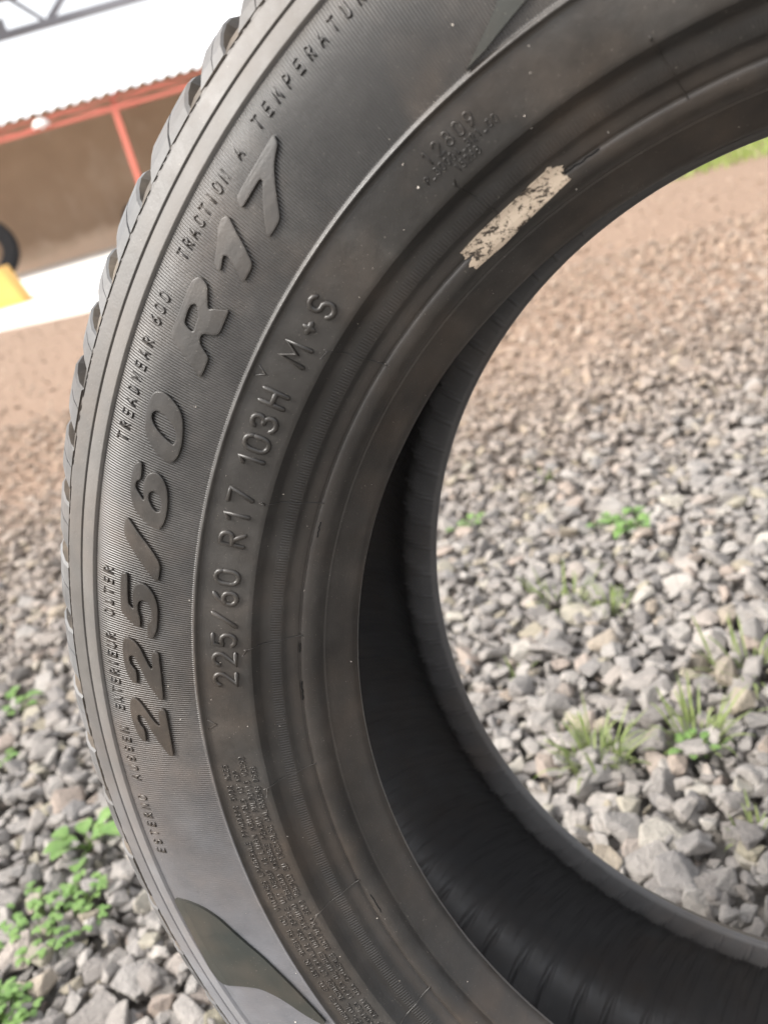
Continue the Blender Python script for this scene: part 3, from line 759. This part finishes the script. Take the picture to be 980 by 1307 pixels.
# stroke font: rounded single-line capitals and figures in a 0.6 x 1 cell
def arc(cx, cy, rx, ry, a0, a1, n=9):
    return [(cx + rx * math.cos(math.radians(a0 + (a1 - a0) * i / (n - 1))), cy + ry * math.sin(math.radians(a0 + (a1 - a0) * i / (n - 1)))) for i in range(n)]
FONT = {
    '0': [arc(.3, .68, .28, .32, 0, 180) + arc(.3, .32, .28, .32, 180, 360) + [(.58, .68)]],
    '1': [[(.12, .80), (.34, 1.0), (.34, 0)]],
    '2': [arc(.3, .70, .27, .30, 170, -20) + [(.05, 0), (.58, 0)]],
    '3': [arc(.29, .75, .24, .25, 160, -80) + [(.24, .51)], [(.24, .52)] + arc(.29, .26, .28, .26, 85, -160)],
    '5': [[(.54, 1), (.10, 1), (.07, .58)] + arc(.29, .32, .28, .32, 125, -150)],
    '6': [[(.48, 1), (.28, .85), (.08, .52)] + arc(.3, .30, .27, .30, 150, 510, 15)],
    '7': [[(.03, 1), (.57, 1), (.24, 0)]],
    '8': [arc(.3, .75, .23, .25, -90, 270, 15), arc(.3, .26, .28, .26, 90, 450, 15)],
    '4': [[(.42, 0), (.42, 1), (.02, .3), (.58, .3)]],
    '9': [arc(.3, .70, .27, .30, -30, 330, 15) + [(.50, .45), (.30, .1), (.12, 0)]],
    '/': [[(.02, -.02), (.58, 1.02)]], '_': [[(.0, 0), (.6, 0)]], '-': [[(.1, .5), (.5, .5)]], '.': [[(.25, .0), (.3, .05)]],
    '+': [[(.3, .20), (.3, .80)], [(.0, .5), (.6, .5)]],
    'A': [[(0, 0), (.3, 1), (.6, 0)], [(.11, .36), (.49, .36)]],
    'B': [[(.06, 0), (.06, 1)] + arc(.3, .76, .24, .24, 90, -90) + [(.06, .52)], [(.06, 0), (.3, 0)] + arc(.3, .26, .28, .26, -90, 90)],
    'C': [arc(.32, .66, .28, .34, 30, 180) + arc(.32, .34, .28, .34, 180, 330)],
    'D': [[(.06, 0), (.06, 1), (.25, 1)] + arc(.25, .5, .33, .5, 85, -85) + [(.06, 0)]],
    'E': [[(.55, 1), (.06, 1), (.06, 0), (.55, 0)], [(.06, .52), (.48, .52)]],
    'H': [[(.05, 0), (.05, 1)], [(.55, 0), (.55, 1)], [(.05, .5), (.55, .5)]],
    'I': [[(.3, 0), (.3, 1)]],
    'L': [[(.06, 1), (.06, 0), (.55, 0)]],
    'M': [[(0, 0), (.06, 1), (.3, .42), (.54, 1), (.60, 0)]],
    'N': [[(.05, 0), (.05, 1), (.55, 0), (.55, 1)]],
    'O': [arc(.3, .66, .28, .34, 0, 180) + arc(.3, .34, .28, .34, 180, 360) + [(.58, .66)]],
    'P': [[(.06, 0), (.06, 1), (.3, 1)] + arc(.3, .74, .26, .26, 85, -85) + [(.06, .48)]],
    'R': [[(.06, 0), (.06, 1), (.3, 1)] + arc(.3, .74, .26, .26, 85, -85) + [(.06, .48)], [(.28, .48), (.58, 0)]],
    'S': [arc(.3, .74, .25, .26, 30, 250) + arc(.3, .26, .26, .26, 70, -155)],
    'T': [[(0, 1), (.6, 1)], [(.3, 1), (.3, 0)]],
    'U': [[(.04, 1), (.04, .3)] + arc(.3, .28, .26, .28, 180, 360) + [(.56, 1)]],
    'V': [[(0, 1), (.3, 0), (.6, 1)]],
    'W': [[(-.04, 1), (.12, 0), (.3, .7), (.48, 0), (.64, 1)]],
    'X': [[(.02, 0), (.58, 1)], [(.02, 1), (.58, 0)]],
}
def tube2d(pl, hw, hh, V, F):
    """half-round ridge along a flat polyline"""
    pl = np.array(pl, float)
    keep = [0] + [i for i in range(1, len(pl)) if np.linalg.norm(pl[i] - pl[i - 1]) > 1e-7]
    pl = pl[keep]
    if len(pl) < 2: return
    d = np.gradient(pl, axis=0)
    for i in range(1, len(pl) - 1):
        u = pl[i] - pl[i - 1]; w_ = pl[i + 1] - pl[i]
        d[i] = u / np.linalg.norm(u) + w_ / np.linalg.norm(w_)
    d /= np.linalg.norm(d, axis=1)[:, None] + 1e-12
    nrm = np.stack([-d[:, 1], d[:, 0]], -1)
    pts = [pl[0] - d[0] * hw * 0.8] + list(pl) + [pl[-1] + d[-1] * hw * 0.8]
    nn = [nrm[0]] + list(nrm) + [nrm[-1]]
    sc = [0.25] + [1] * len(pl) + [0.25]
    sec = [(-1, -0.25), (-0.9, 0.45), (-0.45, 0.95), (0.45, 0.95), (0.9, 0.45), (1, -0.25)]
    o = len(V)
    for p, q, s in zip(pts, nn, sc):
        for a, b in sec: V.append((p[0] + q[0] * a * hw * s, p[1] + q[1] * a * hw * s, b * hh * (s if b > 0 else 1)))
    m_ = len(sec)
    for i in range(len(pts) - 1):
        for k in range(m_ - 1):
            F.append((o + i * m_ + k, o + i * m_ + k + 1, o + (i + 1) * m_ + k + 1, o + (i + 1) * m_ + k))
def stamp(name, chars, rbase, height, wd, hw, hh, mat, aspect=1.0, parent=tyre):
    """chars: (character, centre angle); one mesh for all of them"""
    V, F = [], []
    for ch, ph in chars:
        for pl in FONT[ch]:
            a = []; b = []
            loc = [((x - 0.3) * height * aspect, y * height) for x, y in pl]
            tube2d(loc, hw, hh, a, b)
            if not a: continue
            o = len(V)
            rm = rbase + height * 0.5
            q = np.array(a)
            P = surf(rbase + q[:, 1], ph + np.degrees(q[:, 0] / rm), q[:, 2])
            V.extend(map(tuple, P)); F.extend([tuple(o + i for i in f)[::-1] for f in b])
    return link(name, pydata(name, V, F, True), mat, parent)

# inner size row, one object per character
row = [('2', -77.1), ('2', -75.1), ('5', -73.2), ('/', -71.2), ('6', -69.1), ('0', -67.1), ('R', -63.5), ('1', -61.3), ('7', -59.5),
       ('1', -56.1), ('0', -54.6), ('3', -52.7), ('H', -50.5), ('M', -46.4), ('+', -44.1), ('S', -42.2)]
for ch, ph in row:
    if ch == '+': stamp('raised_character', [(ch, ph)], 0.2568, 0.0050, 0, 0.00110, 0.0008, M_letter, 1.2)
    else: stamp('raised_character', [(ch, ph)], 0.2550, 0.0086, 0, 0.00102, 0.00100, M_letter, 1.12 if ch != 'M' else 1.35)
# outer row of small words, one object per word
def spread(wd, p0, p1): return [(c, p0 + (p1 - p0) * i / max(1, len(wd) - 1)) for i, c in enumerate(wd)]
for wd, p0, p1 in (('ESTERNO', -94.0, -89.0), ('AUSSEN', -87.1, -82.8), ('EXTERIEUR', -80.8, -74.6), ('OUTER', -72.6, -69.1), ('TREADWEAR', -58.5, -51.3),
                   ('600', -49.7, -48.0), ('TRACTION', -44.9, -39.3), ('A', -37.6, -37.6), ('TEMPERATURE', -35.5, -25.6)):
    stamp('raised_word', spread(wd, p0, p1), 0.3072, 0.0046, 0, 0.00038, 0.00070, M_letter, 0.80)
# mould numbers
stamp('mould_number', spread('12809', -29.35, -25.7), 0.2600, 0.0042, 0, 0.00038, 0.00040, M_letter, 0.95)
stamp('mould_number', spread('P_30004_321_00', -30.35, -24.4), 0.2564, 0.0023, 0, 0.00025, 0.00036, M_letter, 0.95)
stamp('mould_number', spread('1526B', -28.25, -26.5), 0.2529, 0.0023, 0, 0.00025, 0.00036, M_letter, 0.95)
# rows of illegible fine print
fp = random.Random(3)
for k, (rb, st) in enumerate(((0.2530, -86.4), (0.2566, -85.2), (0.2602, -86.6), (0.2640, -85.9))):
    ph = st; chars = []
    run = fp.randint(3, 8)
    while ph > -128:
        chars.append((fp.choice('ERNISTALOUMDCPV0158'), ph)); ph -= 0.43
        run -= 1
        if run == 0: ph -= 0.42; run = fp.randint(2, 9)
    chars = chars[::-1]
    stamp('fine_print_row', chars, rb, 0.0022, 0, 0.00021, 0.00042, M_letter, 1.0)
# small arrow marks and mould vents
def ridge(name, pts, hw, hh, mat=None):
    """ridge through (radius, angle) points"""
    a, b = [], []
    pl = [(math.radians(p) * 0.25, r) for r, p in pts]
    tube2d(pl, hw, hh, a, b)
    q = np.array(a)
    return link(name, pydata(name, surf(q[:, 1], np.degrees(q[:, 0] / 0.25), q[:, 2]), [f[::-1] for f in b], True), mat or M_plain, tyre)
for ph in (-81.6, -49.0):
    ridge('arrow_mark', [(0.2686, ph + 0.45), (0.2650, ph), (0.2686, ph - 0.45)], 0.0003, 0.0004)
for ph in (0.7, -13.9, -29.2, -45.0, -59.7, -74.1, -88.8, -103.3, -118.0):
    ridge('mould_vent_line', [(r, ph + (0.2518 - r) * 42) for r in np.linspace(0.2518, 0.2330, 24)], 0.00022, 0.00036)
    # spew hair standing off the edge
    b0 = surf(0.2506, ph, 0.0)[()]; V, F = [], []
    lean = np.array([fp.uniform(-1, 1), fp.uniform(-1, 1), 0.7]); lean /= np.linalg.norm(lean)
    for s in range(4):
        c_ = b0 + lean * s * 0.0010 + np.array([0, 0, 0.0002 * s * s])
        for k in range(5):
            q = 2 * math.pi * k / 5; rr = 0.00042 * (1 - s * 0.18)
            V.append(tuple(c_ + np.array([math.cos(q) * rr, math.sin(q) * rr, 0])))
    for s in range(3):
        for k in range(5): F.append((s * 5 + k, s * 5 + (k + 1) % 5, (s + 1) * 5 + (k + 1) % 5, (s + 1) * 5 + k))
    F.append((15, 16, 17, 18, 19))
    link('spew_hair', pydata('spew_hair', V, F, True), M_plain, tyre)

# ---- smooth raised emblem shapes and the torn sticker, draped over the side
def drape(name, loop, h, mat, nrow, ncol, jag=0.0, solid=0.0006):
    l = np.array([(r / 1000.0, ph) for r, ph in loop])
    lo, hi = l[:, 0].min() + 1e-5, l[:, 0].max() - 1e-5
    rows = []
    for r in np.linspace(lo, hi, nrow):
        xs_ = []
        for i in range(len(l)):
            (r0, p0), (r1, p1) = l[i], l[(i + 1) % len(l)]
            if (r0 - r) * (r1 - r) < 0: xs_.append(p0 + (p1 - p0) * (r - r0) / (r1 - r0))
        if len(xs_) < 2: continue
        a, b = min(xs_), max(xs_)
        rows.append((r, a + random.uniform(-jag, jag), b + random.uniform(-jag, jag)))
    RR = np.array([[r] * (ncol + 1) for r, a, b in rows]); PP = np.array([np.linspace(a, b, ncol + 1) for r, a, b in rows])
    n = len(rows); c1 = ncol + 1
    top = surf(RR, PP, h).reshape(-1, 3); bot = surf(RR, PP, -solid).reshape(-1, 3)
    V = list(map(tuple, top)) + list(map(tuple, bot)); F = []; o = n * c1
    for j in range(n - 1):
        for i in range(ncol):
            F.append((j * c1 + i, j * c1 + i + 1, (j + 1) * c1 + i + 1, (j + 1) * c1 + i))
    ring = [i for i in range(c1)] + [j * c1 + ncol for j in range(1, n)] + [(n - 1) * c1 + i for i in range(ncol - 1, -1, -1)] + [j * c1 for j in range(n - 2, 0, -1)]
    for k in range(len(ring)):
        a, b = ring[k], ring[(k + 1) % len(ring)]
        F.append((b, a, a + o, b + o))
    bm = bmesh.new(); me = pydata(name, V, F); bm.from_mesh(me); bmesh.ops.recalc_face_normals(bm, faces=bm.faces); bm.to_mesh(me); bm.free()
    # make sure the sheet faces outwards
    if me.polygons[0].normal.z < 0: me.flip_normals()
    return link(name, me, mat, tyre)
drape('raised_emblem', chaikin(chaikin(GLYPH['crescent'][0])), 0.0013, M_smooth, 40, 30)
drape('raised_emblem', GLYPH['wedge'][0], 0.0013, M_smooth, 24, 12)

def paper():
    t = NT('torn_paper_sticker')
    v = t.obj()
    n1 = t.noise(v, 520, 5, 0.75); n2 = t.noise(v, 60, 5, 0.6)
    mp = t.n('Mapping'); mp.inputs['Rotation'].default_value = (0, 0, R(38)); mp.inputs['Scale'].default_value = (0.5, 1.6, 1); t.l(v, mp.inputs[0])
    n3 = t.noise(mp.outputs[0], 130, 6, 0.8)
    c = t.mix(n2, (0.40, 0.31, 0.225), (0.66, 0.56, 0.45))
    torn = t.math('ADD', t.ramp(n3, [(0.535, 0.0), (0.585, 1.0)]), t.ramp(n1, [(0.53, 0.0), (0.60, 0.95)]), True)
    c = t.mix(torn, c, (0.05, 0.04, 0.032))
    return t.set(c, 0.8, t.bump(n3, 0.5, 0.0004), 0.2)
M_paper = paper()
_sm = sum(r for r, p in GLYPH['sticker'][0]) / len(GLYPH['sticker'][0])
stk = drape('sticker', [(_sm + (r - _sm) * 1.1, p) for r, p in GLYPH['sticker'][0]], 0.0004, M_paper, 40, 60, 0.16, 0.0002)
stk['label'] = 'torn pale paper sticker stuck on the bead'

# crack along the bead seam and lint flecks
M_crack = simple_mat('split_rubber', (0.004, 0.004, 0.004), 0.9, 0.1, 50)
for (p0, p1, r0) in ((-78.5, -80.6, 0.2338), (-75.2, -74.2, 0.2341), (-62.5, -60.9, 0.2322), (-31.5, -20.0, 0.2336), (-107.0, -104.6, 0.2318)):
    n = max(6, int(abs(p1 - p0) * 3))
    pts = [(r0 + fp.uniform(-0.00025, 0.00025), p0 + (p1 - p0) * i / n) for i in range(n + 1)]
    ridge('split', pts, 0.00022, 0.00022, M_crack)
M_lint = simple_mat('pale_lint', (0.55, 0.50, 0.44), 0.9, 0.2, 40)
V, F = [], []
def fleck(p, s):
    o = len(V)
    ax = [np.array([fp.gauss(0, 1) for _ in range(3)]) for _ in range(3)]
    for k in range(4):
        V.append(tuple(p + np.array([fp.uniform(-1, 1), fp.uniform(-1, 1), fp.uniform(-0.5, 1)]) * s))
    F.extend([(o, o + 1, o + 2), (o, o + 3, o + 1), (o, o + 2, o + 3), (o + 1, o + 3, o + 2)])
for _ in range(150):
    ph = fp.uniform(-125, -5); r = fp.choice((fp.uniform(0.218, 0.249), fp.uniform(0.249, 0.269), fp.uniform(0.271, 0.316)))
    fleck(surf(r, ph, 0.0002), fp.choice((0.00016, 0.0002, 0.00025, 0.0005)))
for _ in range(40):
    ph = math.radians(fp.uniform(-150, -70)); a = fp.uniform(-0.055, 0.055); r = 0.3385 - 0.003 * (a / 0.05) ** 2
    fleck(np.array([r * math.sin(ph), r * math.cos(ph), a]), fp.choice((0.0005, 0.0007, 0.0014)))
lt = link('lint', pydata('lint', V, F), M_lint, tyre); lt['kind'] = 'stuff'

# ------------------------------------------------------------------ weeds and grass
def leaf_mat(name, c1, c2):
    t = NT(name)
    v = t.obj()
    g = t.n('ObjectInfo').outputs['Random']
    c = t.mix(t.ramp(t.noise(v, 85, 3), [(0.3, 0.0), (0.7, 1.0)]), c1, c2)
    m_ = t.set(c, 0.5, None, 0.4)
    t.b.inputs['Transmission Weight'].default_value = 0.0
    tr = t.n('BsdfTranslucent'); t.l(c, tr.inputs[0])
    ms = t.n('MixShader'); ms.inputs[0].default_value = 0.35
    out = t.t.nodes['Material Output']
    t.l(t.b.outputs[0], ms.inputs[1]); t.l(tr.outputs[0], ms.inputs[2]); t.l(ms.outputs[0], out.inputs[0])
    return m_
M_clover = leaf_mat('clover_leaf', (0.12, 0.23, 0.06), (0.22, 0.34, 0.11))
M_grass = leaf_mat('grass_blade', (0.15, 0.21, 0.06), (0.28, 0.32, 0.13))
M_stem = leaf_mat('stem', (0.12, 0.20, 0.05), (0.18, 0.26, 0.08))
pl = random.Random(21)
def leaf(V, F, base, direction, length, width, droop, cup=0.15, n=5, round_=False):
    d = Vector(direction).normalized(); s = d.cross(Vector((0, 0, 1)))
    if s.length < 0.05: s = Vector((1, 0, 0))
    s.normalize(); u = s.cross(d).normalized()
    o = len(V)
    for i in range(n + 1):
        t = i / n
        w_ = (math.sin(math.pi * min(1, t * 0.97 + 0.03)) ** 0.6 if round_ else math.sin(math.pi * (0.08 + 0.92 * t)) ** 0.8) * width
        c = Vector(base) + d * length * t + Vector((0, 0, -droop * t * t * length))
        V.append(tuple(c - s * w_ + u * cup * w_)); V.append(tuple(c)); V.append(tuple(c + s * w_ + u * cup * w_))
    for i in range(n):
        a = o + i * 3
        F.append((a, a + 1, a + 4, a + 3)); F.append((a + 1, a + 2, a + 5, a + 4))
def stalk(V, F, p, q, r0, r1, n=4):
    p, q = Vector(p), Vector(q); d = (q - p)
    a = d.cross(Vector((1, 0.3, 0))).normalized(); b = d.cross(a).normalized(); o = len(V)
    for c, r in ((p, r0), ((p + q) / 2 + a * d.length * 0.06, (r0 + r1) / 2), (q, r1)):
        for k in range(n):
            an = 2 * math.pi * k / n; V.append(tuple(c + a * math.cos(an) * r + b * math.sin(an) * r))
    for j in range(2):
        for k in range(n): F.append((o + j * n + k, o + j * n + (k + 1) % n, o + (j + 1) * n + (k + 1) % n, o + (j + 1) * n + k))
def plant(name, loc, label, cat, group, leaves, stems, mat):
    e = empty(name, (loc[0], loc[1], -0.012), label, cat, group)
    link('foliage', pydata('foliage', leaves[0], leaves[1], True), mat, e)
    if stems[0]: link('stem', pydata('stem', stems[0], stems[1], True), M_stem, e)
    return e
def clover(loc, rad, count, hgt, ls, label, group=None):
    L, S = ([], []), ([], [])
    for i in range(count):
        a = pl.uniform(0, 6.28); q = rad * math.sqrt(pl.random())
        top = Vector((q * math.cos(a) * 1.25, q * math.sin(a), hgt * pl.uniform(0.45, 1.0) * (1 - 0.4 * q / rad) + 0.008))
        stalk(*S, (top.x * 0.6, top.y * 0.6, 0), top, 0.0009, 0.0006)
        a0 = pl.uniform(0, 6.28)
        for k in range(3):
            an = a0 + k * 2.094
            leaf(*L, top, (math.cos(an), math.sin(an), pl.uniform(-0.1, 0.35)), ls * pl.uniform(0.55, 1.25), ls * 0.45, 0.3, 0.2, 4, True)
    return plant('clover_patch', loc, label, 'weed', group, L, S, M_clover)
def seedling(loc, count, ls, label, group=None, hgt=0.03, sp=0.02):
    L, S = ([], []), ([], [])
    for i in range(count):
        an = i * 2.4 + pl.uniform(-0.3, 0.3); h = hgt * pl.uniform(0.3, 1)
        top = Vector((sp * math.cos(an) * pl.random(), sp * math.sin(an) * pl.random(), h))
        stalk(*S, (0, 0, 0), top, 0.0014, 0.0009)
        leaf(*L, top, (math.cos(an), math.sin(an), pl.uniform(0.1, 0.7)), ls * pl.uniform(0.7, 1.15), ls * 0.30, 0.35, 0.25, 6)
    return plant('leafy_weed', loc, label, 'weed', group, L, S, M_clover)
def tuft(loc, count, hgt, spread_, label, group=None, wd=0.0012):
    L = ([], [])
    for i in range(count):
        an = pl.uniform(0, 6.28); q = spread_ * 0.45 * math.sqrt(pl.random())
        leaf(*L, (q * math.cos(an), q * math.sin(an), 0), (math.cos(an) * pl.uniform(0.0, 0.9), math.sin(an) * pl.uniform(0.0, 0.9), 1), hgt * pl.uniform(0.35, 1.15), wd * pl.uniform(0.7, 1.3), pl.uniform(0.1, 0.75), 0.3, 7)
    return plant('grass_tuft', loc, label, 'grass', group, L, ([], []), M_grass)
GW, GG = 'weeds growing in the gravel', 'grass tufts in the gravel'
clover((-0.425, 0.735), 0.056, 120, 0.022, 0.0062, 'dense bright green clover patch at the lower left edge of the gravel', GW)
clover((-0.440, 0.630), 0.032, 80, 0.026, 0.0064, 'small clover patch in the bottom left corner', GW)
seedling((-0.402, 0.842), 10, 0.032, 'broad-leaved green seedling above the clover patch at lower left', GW, 0.030, 0.030)
seedling((-0.345, 0.985), 6, 0.016, 'tiny green seedling close to the tyre tread at left', GW, 0.016, 0.012)
seedling((-0.585, 1.20), 12, 0.022, 'green weed on the far left gravel level with the small size digits', GW, 0.030, 0.035)
seedling((-0.56, 1.06), 6, 0.018, 'small green weed left edge above the broad-leaved seedling', GW, 0.018, 0.015)
tuft((0.130, 0.745), 85, 0.080, 0.060, 'tall grass tuft seen through the tyre, nearest the inner rim', GG)
tuft((0.228, 0.735), 60, 0.075, 0.055, 'spreading grass tuft right of the tall one', GG)
seedling((0.218, 0.715), 14, 0.014, 'low leafy weed at the foot of the spreading grass tuft', GW, 0.018, 0.03)
tuft((0.318, 0.815), 40, 0.085, 0.075, 'long grass tuft at the right edge of the picture', GG)
tuft((0.330, 0.720), 18, 0.060, 0.040, 'sparse grass tuft at the right edge below the long one', GG)
tuft((0.185, 1.060), 36, 0.065, 0.075, 'thin grass tuft in the middle of the gravel inside the tyre opening', GG, 0.0012)
tuft((0.235, 1.010), 26, 0.055, 0.040, 'thin grass tuft right of the middle of the tyre opening', GG, 0.0012)
tuft((0.095, 0.930), 8, 0.040, 0.020, 'few short blades beside the left rim of the opening', GG)
seedling((0.335, 1.235), 16, 0.026, 'bright green weed with round leaves far back in the opening', GW, 0.025, 0.050)
seedling((0.122, 1.385), 8, 0.022, 'pale green weed against the left rim of the opening', GW, 0.02, 0.02)
tuft((0.275, 1.49), 10, 0.04, 0.03, 'wispy yellowish grass tuft highest in the opening', GG)
tuft((0.222, 0.600), 14, 0.040, 0.030, 'short grass tuft low at the right edge', GG)
# grassy verge far behind, seen through the top of the opening
M_verge = leaf_mat('verge_grass', (0.20, 0.28, 0.06), (0.34, 0.40, 0.12))
V, F = [], []
for i in range(9000):
    x = pl.uniform(1.95, 5.8); y = 5.0 + 3.6 * pl.random() ** 1.3 + 0.25 * math.sin(x * 2.7) + 0.9 * max(0, 2.45 - x)
    if y < 5.3 and pl.random() < 0.6: continue
    an = pl.uniform(0, 6.28); h = pl.uniform(0.015, 0.05)
    o = len(V); dx, dy = math.cos(an) * 0.006, math.sin(an) * 0.006; lx, ly = pl.gauss(0, 0.02), pl.gauss(0, 0.02)
    V += [(x - dx, y - dy, -0.022), (x + dx, y + dy, -0.022), (x + lx * 0.5 + dx * 0.7, y + ly * 0.5 + dy * 0.7, h * 0.6 - 0.02), (x + lx * 0.5 - dx * 0.7, y + ly * 0.5 - dy * 0.7, h * 0.6 - 0.02), (x + lx * 1.4, y + ly * 1.4, h)]
    F += [(o, o + 1, o + 2, o + 3), (o + 3, o + 2, o + 4)]
tag(link('verge_grass', pydata('verge_grass', V, F), M_verge), 'light green grass verge far behind at the right edge', 'grass', kind='stuff')
